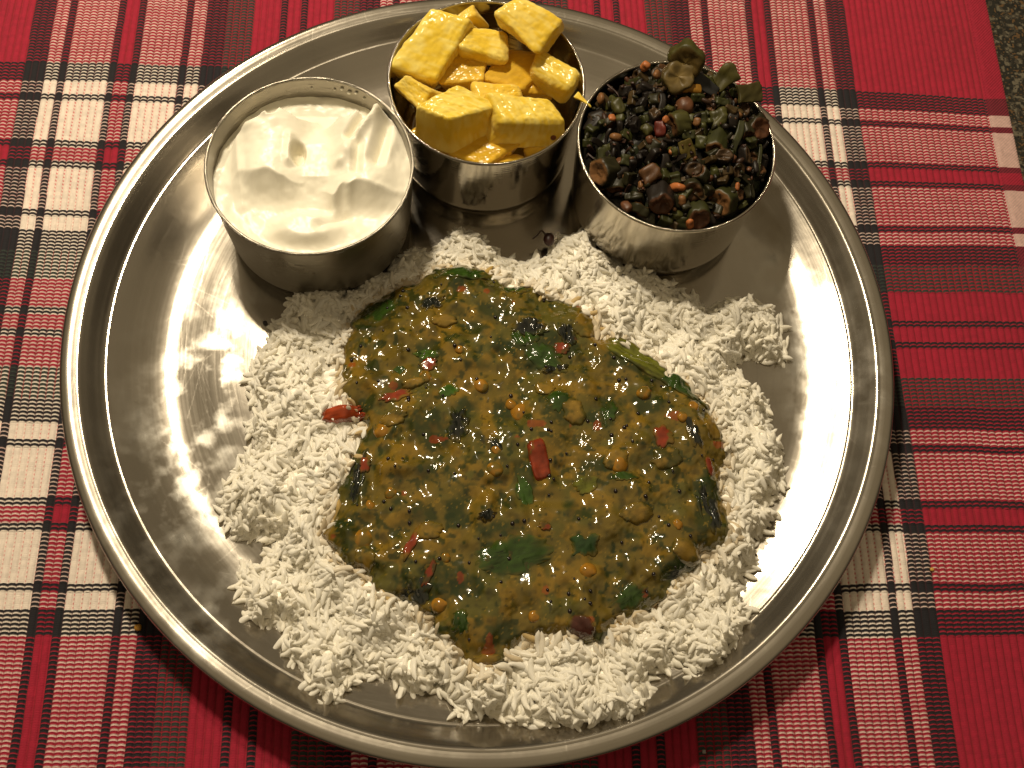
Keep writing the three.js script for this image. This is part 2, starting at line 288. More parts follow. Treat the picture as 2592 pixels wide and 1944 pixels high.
  top(rice, 'cooked_rice', 'loose white boiled rice spread across the plate under the curry', 'rice', null, 'stuff');
}

// ---------- curry ----------
const cEdge = (x, z) => curryD(x, z) + 0.0009 * n2(x * 300, z * 300, 14) + 0.0004 * n2(x * 800, z * 800, 15);
const lumps = (x, z) => 0.0040 * fbm(x * 95, z * 95, 21, 2) + 0.0014 * n2(x * 280, z * 280, 25) * smoothstep(n2(x * 70, z * 70, 26), -0.5, 0.6);
const fine = (x, z) => (0.00022 * n2(x * 800, z * 800, 27) + 0.00009 * n2(x * 1700, z * 1700, 28)) * smoothstep(n2(x * 95, z * 95, 29), -0.45, 0.35);
const curryH = (x, z) => {
  const d = cEdge(x, z); if (d <= 0) return riceTop(x, z) - 0.0016 + Math.max(d * 1.2, -0.004);
  const k = clamp(d / 0.0085, 0, 1), round = Math.sqrt(k * (2 - k));
  return lerp(riceTop(x, z) - 0.0012, 0.0172 + 0.0028 * smoothstep(d, 0.003, 0.04), 0.5 + 0.5 * k) + round * 0.0034 + (lumps(x, z) + fine(x, z)) * (0.35 + 0.65 * k);
};
const CB = { brown: [0.122, 0.083, 0.012], olive: [0.082, 0.072, 0.013], amber: [0.185, 0.110, 0.012], dark: [0.034, 0.029, 0.007], leaf: [0.013, 0.025, 0.005] };
const leafSpots = [[8, 83, 15, 9], [18, 9.4, 14, 11], [-37.8, -7.6, 9, 8], [-7.4, -19, 12, 6], [24.8, 31, 9, 8], [42.6, 31, 8, 9], [-9.7, 34.8, 6, 9], [-45.5, 57, 6, 13], [76.5, 62, 6, 14], [52, 12, 14, 6], [64, 89, 12, 6], [-17, 93, 11, 8], [-20, 40, 10, 10], [2, 108, 9, 6], [-48, 76, 5, 9], [45, 97, 10, 6]];
for (const q = rng(71); leafSpots.length < 40;) { const x = lerp(-48, 80, q()), z = lerp(-20, 112, q()); if (curryD(x / 1000, z / 1000) > 0.002) leafSpots.push([x, z, 4 + 7 * q(), 3 + 5 * q()]); }
const curryColor = (x, z) => {
  const a = fbm(x * 90, z * 90, 51, 3), b = fbm(x * 260, z * 260, 55, 3), c = n2(x * 900, z * 900, 58), d = n2(x * 1500, z * 1500, 59);
  let k = mixc(CB.brown, CB.olive, smoothstep(a, -0.15, 0.3));
  k = mixc(k, CB.amber, smoothstep(fbm(x * 170, z * 170, 66, 3), 0.10, 0.34) * 0.85);
  k = mixc(k, CB.dark, smoothstep(-b, 0.1, 0.4) * 0.7);
  let L = 0; for (const [lx, lz, rx, rz] of leafSpots) { const u = (x * 1000 - lx) / rx, v = (z * 1000 - lz) / rz; L = Math.max(L, 1 - u * u - v * v); }
  k = mixc(k, CB.leaf, smoothstep(L * 0.8 + 1.2 * b + 0.15 * c, 0.12, 0.70) * 0.84);
  const gr = fbm(x * 430, z * 430, 63, 2) + 0.35 * n2(x * 75, z * 75, 64); k = mixc(k, CB.leaf, 0.8 * smoothstep(gr, 0.26, 0.42));
  if (c > 0.62) k = mixc(k, [0.02, 0.022, 0.008], 0.6); else if (d > 0.6 && b > 0) k = mixc(k, [0.26, 0.16, 0.02], 0.45);
  if (n2(x * 210, z * 210, 61) > 0.68) k = mixc(k, [0.26, 0.028, 0.008], 0.5);
  return k;
};
const wet = std({ vertexColors: true, roughness: 0.09, specularIntensity: 1, clearcoat: 0.5, clearcoatRoughness: 0.05 });
const curry = group();
mesh(sheet(-0.062, -0.034, 0.092, 0.126, 0.00045, curryH, (x, z) => cEdge(x, z) > -0.0016, curryColor), wet, 'curry_sauce', curry);
// an ingredient lying in the sauce: it follows the surface, stands a little proud and is part coated
function drape(name, cx, cz, rx, rz, yaw, thick, color, o = {}) {
  cx /= 1000; cz /= 1000; rx /= 1000; rz /= 1000; thick /= 1000;
  const N = o.n ?? 22, c = Math.cos(yaw), s = Math.sin(yaw), pos = [], col = [], idx = [], sd = o.seed ?? Math.abs(Math.round(cx * 9e3 + cz * 7e3)), pw = o.square ?? 2.2;
  for (let j = 0; j <= N; j++) for (let i = 0; i <= N; i++) {
    let u = i / N * 2 - 1, v = j / N * 2 - 1;
    const m = Math.max(Math.abs(u), Math.abs(v)), l = Math.pow(Math.pow(Math.abs(u), pw) + Math.pow(Math.abs(v), pw), 1 / pw) || 1; u *= m / l; v *= m / l;
    const ang = Math.atan2(v, u), jag = 1 + (o.jag ?? 0.12) * (n2(Math.cos(ang) * 2 + sd, Math.sin(ang) * 2, 71) + 0.6 * n2(Math.cos(ang) * 5 + sd, Math.sin(ang) * 5, 72));
    const lx = u * rx * jag, lz = v * rz * jag + (o.bend ?? 0) / 1000 * (u * u - 0.4), x = cx + lx * c + lz * s, z = cz - lx * s + lz * c;
    const e = Math.pow(clamp(1 - Math.pow(m, o.dome ?? 6), 0, 1), 0.5), wr = (o.wrinkle ?? 0) / 1000 * (n2(lx * 900 + sd, lz * 260, 73) + 0.5 * n2(lx * 1600 + sd, lz * 900, 74));
    const sm = (curryH(x + 0.001, z) + curryH(x - 0.001, z) + curryH(x, z + 0.001) + curryH(x, z - 0.001)) / 4;
    pos.push(x, (o.float ? Math.max(sm, riceTop(x, z) + 0.0016) : sm) + (o.lift ?? 0) / 1000 - 0.0007 + e * (thick + 0.0006) + wr * e, z);
    const cov = smoothstep(fbm(x * 330, z * 330, sd + 3, 3) + 0.5 * m, (o.coat ?? 0.5) - 0.12, (o.coat ?? 0.5) + 0.2), blend = o.crisp ? cov : Math.max(cov, smoothstep(m + 0.25 * n2(x * 500, z * 500, 80), 0.6, 1)), tone = 1 + 0.3 * n2(x * 700, z * 700, 75) + (o.streak ?? 0) * n2(lz * 2500, lx * 300, 76);
    col.push(...mixc(color.map((q) => Math.max(q * tone, 0)), curryColor(x, z), blend * 0.88));
  }
  for (let j = 0; j < N; j++) for (let i = 0; i < N; i++) { const a = j * (N + 1) + i, b = a + 1, d = a + N + 1, e = d + 1; idx.push(a, d, b, b, d, e); }
  return mesh(geo(pos, idx, col), wet, name, curry);
}
const RED = [0.19, 0.026, 0.008], GREEN = [0.022, 0.048, 0.006], BLACK = [0.010, 0.012, 0.009], GOLD = [0.27, 0.125, 0.011], OLIVE = [0.10, 0.105, 0.010];
drape('tomato_piece', 17.3, 50.5, 3.4, 7.2, 0.22, 1.6, RED, { square: 5, jag: 0.08, coat: 0.72, streak: 0.3, crisp: 1 }).userData.label = 'long red tomato strip in the middle of the curry';
drape('tomato_piece', -50.5, 32.6, 7.2, 2.9, 0.14, 1.5, [0.27, 0.038, 0.009], { square: 3, jag: 0.16, coat: 0.6, lift: 0.3, float: 1, crisp: 1, streak: 0.4 }).userData.label = 'pointed red tomato flap poking out over the rice';
for (const [x, z, a, b, y] of [[-21.1, 15, 3.4, 2.6, 0.2], [-32, 27, 6.5, 2, 0.3], [61.4, 41, 4, 4.2, 0.4], [-25.5, 79, 1.8, 7.5, -0.5], [-19.5, 89, 1.5, 5, -0.4], [77.5, 51, 1.7, 3.4, 0.2], [-42.2, 51.6, 2.6, 3.2, 0], [26.3, 8.6, 3.4, 2.8, 0.1], [19, 73.6, 2.4, 1.6, 0]])
  drape('tomato_piece', x, z, a, b, y, 0.8, RED, { coat: 0.38, n: 18, jag: 0.3 });
for (const [x, z, a, b, y, w, col, o] of [[8, 83.5, 12.5, 6, 0.15, 0.6, GREEN, { coat: 0.75, jag: 0.2 }], [-38.5, -7.5, 6.5, 4.2, 0.75, 0.5, GREEN, { jag: 0.2 }], [-7, -22, 9, 2.8, 0.02, 0.6, GREEN, { lift: 0.5, jag: 0.2 }], [20, 12, 8, 4.5, -0.5, 0.6, GREEN, { jag: 0.25 }], [13, 4, 5, 3.5, 0.4, 0.5, GREEN, {}], [-14, 24.8, 3.4, 2.4, 0.5, 0.3, [0.03, 0.075, 0.008], { square: 4, coat: 0.9 }], [25, 29, 5, 3.5, 0.2, 0.4, GREEN, {}], [42.5, 33, 2.6, 5.2, -0.2, 0.4, GREEN, {}], [-21.5, 11.3, 4.5, 1.8, -0.2, 0.5, [0.04, 0.085, 0.008], { coat: 0.8 }],
  [76.5, 66, 4, 8, 0.25, 0.8, BLACK, { jag: 0.2 }], [12.3, 62.2, 2.6, 5, 0.3, 0.3, [0.03, 0.07, 0.008], { coat: 0.9 }], [32.5, 80, 4.6, 3.4, 0.1, 0.4, [0.016, 0.045, 0.01], { square: 3.5, coat: 0.9 }], [-24, 95, 5, 4, 0.3, 0.6, BLACK, {}], [67, 88.5, 8, 1.9, 0.12, 0.5, BLACK, { coat: 0.7 }], [33.5, 59, 4.2, 3, 0.3, 0.3, OLIVE, {}], [80, 28, 4.5, 1.2, -0.7, 0.4, GREEN, { lift: 0.4 }], [-44.5, 56, 2.2, 9, -0.12, 0.7, BLACK, { coat: 0.7 }], [-31, 17.5, 2, 1.6, 0, 0.3, GREEN, {}], [47, 97, 6, 3.5, 0.5, 0.5, GREEN, {}], [-9, 105, 3, 4, 0, 0.5, GREEN, {}], [72, 40, 2.5, 6, 0.3, 0.4, BLACK, {}], [47, 56, 4.5, 1.8, 0.1, 0.4, GREEN, {}], [11, -17, 4, 3, -0.3, 0.5, GREEN, { lift: 0.4 }], [1, 45, 3, 4, 0.6, 0.5, BLACK, {}]])
  drape('spinach_leaf', x, z, a * 1.15, b * 1.15, y, 0.5, col, { wrinkle: w, coat: 0.42, streak: 0.25, jag: 0.32, ...o });
drape('spinach_leaf', 54, 10.5, 14, 4.8, -0.56, 1.0, OLIVE, { coat: 0.95, wrinkle: 0.4, streak: 0.5, lift: 0.2, jag: 0.08, bend: 1, float: 1 }).userData.label = 'long smooth olive green leaf along the upper right edge';
drape('spinach_leaf', 68.5, 20.5, 10, 3.4, -0.6, 0.8, GREEN, { coat: 0.9, wrinkle: 0.4, lift: 0.1, float: 1 });
for (const [x, z, a, b, y] of [[15.5, 0.5, 7, 3.4, -0.15], [-20.3, -9.5, 5, 3, 0.4], [-10.5, 37.5, 4, 7, 0.1], [24, 16.5, 5, 1.4, 0.3], [-0.5, 70, 3.4, 2, 0.4], [28.5, 3, 3.4, 4.6, 0.2]])
  drape('curry_leaf', x, z, a, b, y, 0.9, BLACK, { coat: 0.5, wrinkle: 0.8, jag: 0.4 });
for (const [x, z, a, b, y] of [[36, -1.5, 5.6, 5.2, 0.3], [-33, 35.5, 5.2, 3, 0.3], [62, 49, 6, 4.2, 0.3], [67, 82, 7, 4, -0.4], [-20, 75, 5, 3.4, 0.2], [50, 69, 6.5, 3.6, 0.1], [80.5, 36, 3.5, 5.5, 0.3], [-16, -2, 5, 2.6, 0.1], [30, 33, 4.5, 5.5, 0.2], [0, 117, 5.5, 2.5, 0.1], [44, 50, 5, 4, 0.5], [-41, 84, 4, 4.4, 0.2], [20, 24, 4, 3, 0.4], [-26, 22.5, 5, 2, 0.3]])
  drape('onion_piece', x, z, a, b, y, 1.3, [0.19, 0.115, 0.017], { coat: 0.22, jag: 0.15, dome: 4, streak: 0.15 });
drape('tamarind_piece', 30.5, 107, 5.2, 4, -0.6, 2.2, [0.060, 0.016, 0.010], { coat: 0.8, dome: 3 }).userData.label = 'reddish brown pulpy piece at the lower edge of the curry';
{
  const dal = (seed) => { const g = mergeVertices(new THREE.SphereGeometry(1, 22, 16).deleteAttribute('uv').deleteAttribute('normal')); const p = g.attributes.position, c = []; for (let i = 0; i < p.count; i++) { const x = p.getX(i), y = p.getY(i), z = p.getZ(i), f = 1 + 0.1 * n3(x * 1.4 + seed, y * 1.4, z * 1.4); p.setXYZ(i, x * f, y * f, z * f); const t = 1 + 0.25 * n3(x * 3, y * 3 + seed, z * 3), cv = smoothstep(n3(x * 1.7 + 9, y * 1.7, z * 1.7 + seed) + 0.5 * Math.hypot(x, z), 0.25, 0.7); c.push(...mixc(GOLD.map((q) => q * t), CB.brown, cv)); } g.setAttribute('color', new THREE.BufferAttribute(Float32Array.from(c), 3)); g.computeVertexNormals(); return g; };
  const G = [dal(1), dal(5), dal(9)], r = rng(3);
  const spots = [[11.1, 32.9, 3.6], [2.2, 54.3, 3], [2.8, 47.6, 1.9], [-36.5, 39.5, 3.4], [-42, 77.5, 3.8], [-2.5, 23.2, 2.7], [33.1, 88.5, 3], [55.4, 24.6, 2.8], [72.8, 30, 2.2], [-16, 99, 3], [58.5, 98, 3.8], [-44, 87, 3.2], [45, 51.5, 3.6], [-30, 9, 1.8], [-14.6, 84, 2], [68.5, 34, 2], [4, -5, 1.7], [8, 30, 2.2], [-22, 20, 2.4], [22, 68, 1.6], [37, 75, 1.7], [60, 60, 1.6], [15, 103, 2.2], [-5, 63, 1.8], [64, 73, 2], [40, 18, 1.7], [-33, 62, 2.2], [-10, 10, 1.9], [50, 84, 1.8], [-27, 52, 1.8], [2, 90, 1.8], [20, 95, 1.7], [72, 55, 1.8], [-8, 51, 1.5], [30, 44, 1.6], [-40, 66, 1.9]];
  spots.filter((q) => q[2] > 1.85).forEach(([x, z, s], i) => { const o = mesh(G[i % 3], wet, 'lentil', curry); x /= 1000; z /= 1000; o.scale.set(s * 1.05 / 1000, s * 0.72 / 1000, s * 0.95 / 1000); o.position.set(x, curryH(x, z) - s * 0.00030, z); o.rotation.y = r() * 6; });
  const N = 110, im = shadows(new THREE.InstancedMesh(new THREE.SphereGeometry(0.00062, 10, 8), std({ color: lin(0.012, 0.007, 0.008), roughness: 0.25 }), N)); im.name = 'mustard_seed'; im.userData.kind = 'stuff';
  const M = new THREE.Matrix4(); let n = 0; while (n < N) { const x = lerp(-0.055, 0.085, r()), z = lerp(-0.026, 0.118, r()); if (cEdge(x, z) < 0.003) continue; const s = 0.65 + r() * 0.6; M.makeScale(s, s, s).setPosition(x, curryH(x, z) + 0.0001, z); im.setMatrixAt(n++, M); }
  curry.add(im);
}
top(curry, 'lentil_spinach_curry', 'glossy olive brown spinach and lentil curry ladled over the white rice', 'curry');

// ---------- yogurt ----------
{
  const blob = (x, z, cx, cz, rx, rz) => Math.exp(-(((x - cx) / rx) ** 2 + ((z - cz) / rz) ** 2));
  const line = (x, z, ax, az, bx, bz, w) => { const ex = bx - ax, ez = bz - az, t = clamp(((x - ax) * ex + (z - az) * ez) / (ex * ex + ez * ez), 0, 1); const d = Math.hypot(x - ax - ex * t, z - az - ez * t) / (w * 1.7); return d < 1 ? (1 - d) ** 1.3 : 0; };
  const H = (x, z) => {
    const wob = 1.2 * n2(x / 7, z / 7, 91), r = Math.hypot(x, z);
    const ramp = (t, P) => { let i = 1; while (i < P.length - 1 && t > P[i][0]) i++; const [a, u] = P[i - 1], [b, v] = P[i]; const q = clamp((t - a) / (b - a), 0, 1); return lerp(u, v, i === 1 ? q * q : i === P.length - 1 ? 1 - (1 - q) ** 1.45 : smoothstep(q, 0, 1)); };
    const across = (d, w) => Math.exp(-Math.pow(Math.abs(d) / w, 2.7));
    const fL = 2.6 * n2(x / 5, 1, 92) + 0.3 * n2(x / 2.4, 5, 92), fR = 1.3 * n2(x / 6, 3, 95) + 3.2 * Math.exp(-(((x - 8.5) / 2) ** 2)) + 1.6 * Math.exp(-(((x - 13.5) / 1.8) ** 2)), bL = 2.6 * n2(x / 3, 2, 93) + Math.max(0, -(x + 17)) * 0.7, bR = 2 * n2(x / 3, 4, 94) + Math.abs(x - 23) * 0.2;
    const mL = across(x + 15.5, 13.5) * ramp(z, [[-25 + bL, 0], [-21.5 + bL, 12], [-8, 10.6], [3 + fL, 10.4], [14.5 + fL * 0.5, 0]]);
    const mR = across(x - 18, 14) * ramp(z, [[-27 + bR, 0], [-23.5 + bR, 13], [-8, 11.4], [6 + fR, 10.8], [16.5 + fR * 0.5, 0]]);
    const mC = across(x - 1.5, 13) * ramp(z, [[-28, 0], [-12, 6.0], [2, 6.4], [16, 0]]);
    const K = 1.2, sm = Math.log(Math.exp(mL / K) + Math.exp(mR / K) + Math.exp(mC / K)) * K - K * 1.0986;
    let h = 35.0 + 0.8 * n2(x / 16, z / 16, 96) + sm;
    h -= 5.5 * smoothstep(blob(x, z, -5, -7, 2.6, 4.6), 0.22, 0.75);
    h += 1.8 * line(x, z, -7.6, -13, -8, -3, 1.7);
    h -= 4 * line(x, z, 13, -13, 20, -23, 1.6) + 5 * line(x, z, 23, -4, 26.5, -20, 2.4) + 2.6 * line(x, z, 16, 1, 16.5, -10, 1.5);
    h += 2.2 * line(x, z, 17, -14, 22.5, -24, 1.5) + 1.2 * line(x, z, 27.5, -9, 28.5, -22, 2.2) + 2.6 * blob(x, z, 12, -7, 2.6, 3.4) + 2 * blob(x, z, 10, -2.5, 2, 2);
    h += 1.8 * line(x, z, -28, -14, -24, 12, 1.8) * 0.6 + 1.6 * blob(x, z, -24, -17, 3.5, 2) + 1.5 * blob(x, z, -17, -21, 2.2, 1.6);
    h += 4.2 * smoothstep(blob(x, z, -1, 21, 13, 6.5), 0.15, 0.8) - 1.5 * line(x, z, 4, 21, 12, 16, 1.8);
    h += 1.2 * smoothstep(r, 29, 36) * (n2(x / 3, z / 3, 98) * 0.5 + 0.9) + 0.22 * n2(x / 2.6, z / 2.6, 99) + 0.10 * n2(x / 1.1, z / 1.1, 100);
    h += wob * 0.3;
    return Math.min(h, lerp(60, 42, smoothstep(r, 30, 35.5)));
  };
  const NA = 220, NR = 110, pos = [], idx = [], RO = 35.35;
  pos.push(0, H(0, 0) / 1000, 0);
  for (let i = 1; i <= NR; i++) for (let k = 0; k < NA; k++) { const a = k / NA * Math.PI * 2, r = RO * i / NR, x = r * Math.cos(a), z = r * Math.sin(a); let h = H(x, z); pos.push(x / 1000, h / 1000, z / 1000); }
  for (let k = 0; k < NA; k++) { idx.push(0, 1 + (k + 1) % NA, 1 + k); for (let i = 0; i < NR - 1; i++) { const a = 1 + i * NA + k, b = 1 + i * NA + (k + 1) % NA; idx.push(a, b, a + NA, b, b + NA, a + NA); } }
  const o = mesh(geo(pos, idx), std({ color: lin(0.84, 0.80, 0.67), roughness: 0.3, specularIntensity: 0.5 }));
  for (const [a, y, q] of [[-1.38, 41.2, 0.5], [-1.30, 42.6, 0.7], [-1.22, 41.8, 0.9], [-1.14, 43, 0.6], [-1.05, 42, 0.5], [-1.62, 41, 0.4], [-0.9, 42.4, 0.4]]) { const m = mesh(new THREE.SphereGeometry(q / 1000, 10, 8), o.material, 'droplet', o); m.position.set(0.0352 * Math.cos(a), y / 1000, 0.0352 * Math.sin(a)); m.scale.y = 0.7; }
  o.position.set(BY[0], 0, BY[1]);
  top(o, 'yogurt', 'thick creamy white yogurt with scooped peaks in the left steel bowl', 'yogurt');
}

// ---------- pineapple ----------
function chunkGeo(w, h, d, round, rough, seed, color, N = 12) {    // millimetres in, a soft cut block centred on 0
  const g = mergeVertices(new THREE.BoxGeometry(w, h, d, N, N, N).deleteAttribute('uv').deleteAttribute('normal'), 1e-3), p = g.attributes.position, c = [], v = new THREE.Vector3(), q = new THREE.Vector3(), n = new THREE.Vector3();
  const half = [w / 2, h / 2, d / 2], r = Math.min(round, w / 2.2, h / 2.2, d / 2.2);
  for (let i = 0; i < p.count; i++) {
    v.fromBufferAttribute(p, i); q.set(clamp(v.x, -half[0] + r, half[0] - r), clamp(v.y, -half[1] + r, half[1] - r), clamp(v.z, -half[2] + r, half[2] - r)); n.copy(v).sub(q);
    const l = n.length(); if (l > 1e-6) { n.multiplyScalar(1 / l); v.copy(q).addScaledVector(n, r); } 
    const s = seed * 13.7, e = n3(v.x / 5 + s, v.y / 5, v.z / 5) * 1.3 + n3(v.x / 1.6 + s, v.y / 2.6, v.z / 1.6) * 0.55 + n3(v.x / 0.75 + s, v.y / 1.6, v.z / 0.75) * 0.32;
    v.addScaledVector(n, rough * e); v.x += rough * n3(v.y / 4, v.z / 4, s) * 0.8; v.z += rough * n3(v.x / 4, v.y / 4, s + 3) * 0.8;
    p.setXYZ(i, v.x, v.y, v.z); c.push(...color(v, s));
  }
  g.setAttribute('color', new THREE.BufferAttribute(Float32Array.from(c), 3)); g.computeVertexNormals(); return g;
}
{
  const fib = tex(256, 256, (u, v) => 0.5 + 0.3 * n2(u * 60, v * 14, 3) + 0.25 * n2(u * 90, v * 60, 4));
  const pm = std({ vertexColors: true, roughness: 0.9, transmission: 0.22, thickness: 0, side: THREE.DoubleSide, clearcoat: 0.5, clearcoatRoughness: 0.16 });
  const Y = (deep) => (v, s) => { const a = n3(v.x / 6 + s, v.y / 6, v.z / 6), b = 1.5 * n3(v.x / 0.8 + s, v.y / 5, v.z / 3), e = n3(v.x / 2.2 + s, v.y / 2.2, v.z / 2.2 + 7); return mixc(mixc([0.82, 0.58, 0.028], [0.80, 0.48, 0.010], deep), mixc([0.92, 0.75, 0.17], [0.72, 0.42, 0.010], deep), clamp(0.45 + 0.5 * a + 0.5 * b + 0.4 * e, 0, 1));  };  // deep tints the low-lying chunks orange: shade painted into the colour
  const list = [
    [[-34, 46, -95.9], [-20.4, 53, -112.9], [-19.8, 45, -91], 13, 0, 'pale pineapple chunk leaning on the back left rim of its bowl'],
    [[-10, 47, -100.4], [-9.7, 51, -110.8], [5.6, 46, -99.4], 13, 0.1, 'ragged pineapple chunk in the back middle of the bowl'],
    [[1.2, 56, -109.1], [9.3, 60, -117.2], [17, 53, -98.2], 12, 0.2, 'largest pineapple chunk, glistening, on top at the back right of the bowl'],
    [[15.5, 47, -94.1], [20.1, 50, -102.1], [28.2, 45, -84.6], 15, 0.1, 'rounded pineapple chunk with a torn shred hanging over the right rim'],
    [[-35, 43, -83.9], [-28.8, 46, -90.5], [-25.4, 43, -77.6], 12, 0.2, 'half hidden pineapple chunk against the left rim of the bowl'],
    [[-27.9, 50.5, -71], [-10.8, 51.5, -80.4], [-16.3, 51.5, -64.6], 16, 0, 'pale pineapple cube with a sharp corner at the front left of the bowl'],
    [[-1.5, 51, -76.4], [21.7, 51, -79.6], [3.4, 51, -64.6], 16, 0.1, 'large wet pineapple cube with a small brown eye at the front right of the bowl'],
    [[-0.4, 38, -95.5], [7.6, 41, -107.8], [14.5, 38, -92.2], 12, 0.9, 'pineapple chunk coloured deep orange for shade, sunk in the middle of the bowl'],
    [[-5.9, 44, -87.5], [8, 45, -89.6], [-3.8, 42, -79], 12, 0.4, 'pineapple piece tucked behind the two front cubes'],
    [[-14.3, 38, -62], [-1.8, 39, -70.5], [-2.5, 37, -58], 14, 1, 'pineapple piece tinted orange for shade, low behind the front rim'],
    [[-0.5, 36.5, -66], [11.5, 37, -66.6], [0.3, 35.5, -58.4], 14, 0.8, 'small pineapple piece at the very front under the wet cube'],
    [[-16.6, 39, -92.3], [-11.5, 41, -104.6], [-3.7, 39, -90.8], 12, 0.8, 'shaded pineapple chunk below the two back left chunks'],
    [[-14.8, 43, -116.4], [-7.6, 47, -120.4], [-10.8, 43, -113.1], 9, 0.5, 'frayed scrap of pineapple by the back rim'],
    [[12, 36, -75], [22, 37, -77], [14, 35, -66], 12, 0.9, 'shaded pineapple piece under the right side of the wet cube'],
    [[-10, 36, -78], [4, 37, -80], [-8, 35, -64], 13, 1, 'pineapple piece coloured darkest for shade in the gap between the two front cubes'],
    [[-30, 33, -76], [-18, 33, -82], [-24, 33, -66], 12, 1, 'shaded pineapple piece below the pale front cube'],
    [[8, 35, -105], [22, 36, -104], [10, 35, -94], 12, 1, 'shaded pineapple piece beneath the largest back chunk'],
  ];
  list.forEach(([a, b, c, depth, deep, label], i) => {
    let A = new THREE.Vector3(...a), e1 = new THREE.Vector3(...b).sub(A), e2 = new THREE.Vector3(...c).sub(A), n = new THREE.Vector3().crossVectors(e2, e1);
    if (n.y < 0) { [e1, e2] = [e2, e1]; n.negate(); }
    n.normalize();
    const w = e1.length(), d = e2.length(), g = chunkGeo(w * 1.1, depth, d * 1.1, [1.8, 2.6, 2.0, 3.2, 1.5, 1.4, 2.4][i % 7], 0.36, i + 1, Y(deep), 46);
    const ctr = A.clone().addScaledVector(e1, 0.5).addScaledVector(e2, 0.5).addScaledVector(n, -depth / 2);
    { const q = rng(100 + i), J = Array.from({ length: 8 }, () => [q() - 0.5, q() - 0.5, q() - 0.5]), p = g.attributes.position, W = w * 0.525, D = d * 0.525, Hh = depth / 2; for (let k = 0; k < p.count; k++) { const u = clamp(p.getX(k) / W * 0.5 + 0.5, 0, 1), v = clamp(p.getY(k) / Hh * 0.5 + 0.5, 0, 1), t = clamp(p.getZ(k) / D * 0.5 + 0.5, 0, 1), o = [0, 0, 0]; for (let c = 0; c < 8; c++) { const f = (c & 1 ? u : 1 - u) * (c & 2 ? v : 1 - v) * (c & 4 ? t : 1 - t); for (let m = 0; m < 3; m++) o[m] += f * J[c][m] * 5.2; } p.setXYZ(k, p.getX(k) + o[0], p.getY(k) + o[1], p.getZ(k) + o[2]); } }
    g.applyMatrix4(new THREE.Matrix4().makeBasis(e1.clone().normalize(), n, e2.clone().normalize()).scale(new THREE.Vector3(1, 1, 1))); g.computeVertexNormals(); g.scale(0.001, 0.001, 0.001);
    const o = group(); mesh(g, pm, 'flesh', o); o.position.copy(ctr).multiplyScalar(0.001);
    if (i === 3) { const t = chunkGeo(7, 1.3, 3.2, 0.6, 0.4, 40, Y(0), 8), p = t.attributes.position; for (let k = 0; k < p.count; k++) { const u = (p.getX(k) + 3.5) / 7; p.setXYZ(k, p.getX(k), p.getY(k) * (1 - 0.5 * u) - u * u * 1.5, p.getZ(k) * (1 - 0.8 * u)); } t.computeVertexNormals(); t.scale(0.001, 0.001, 0.001); const m = mesh(t, pm, 'torn_shred', o); m.rotation.y = -0.62; m.position.set(0.0345, 0.0465, -0.0805).sub(o.position); }
    if (i === 6) { const m = mesh(new THREE.SphereGeometry(0.0011, 12, 8), std({ color: lin(0.16, 0.04, 0.01), roughness: 0.5 }), 'brown_eye', o); m.scale.set(1, 1.3, 0.5); const q = A.clone().addScaledVector(e1, 0.86).addScaledVector(e2, 1.03).addScaledVector(n, -9.5).multiplyScalar(0.001); m.position.copy(q.sub(o.position)); }
    top(o, 'pineapple_chunk', label, 'pineapple');
  });
}

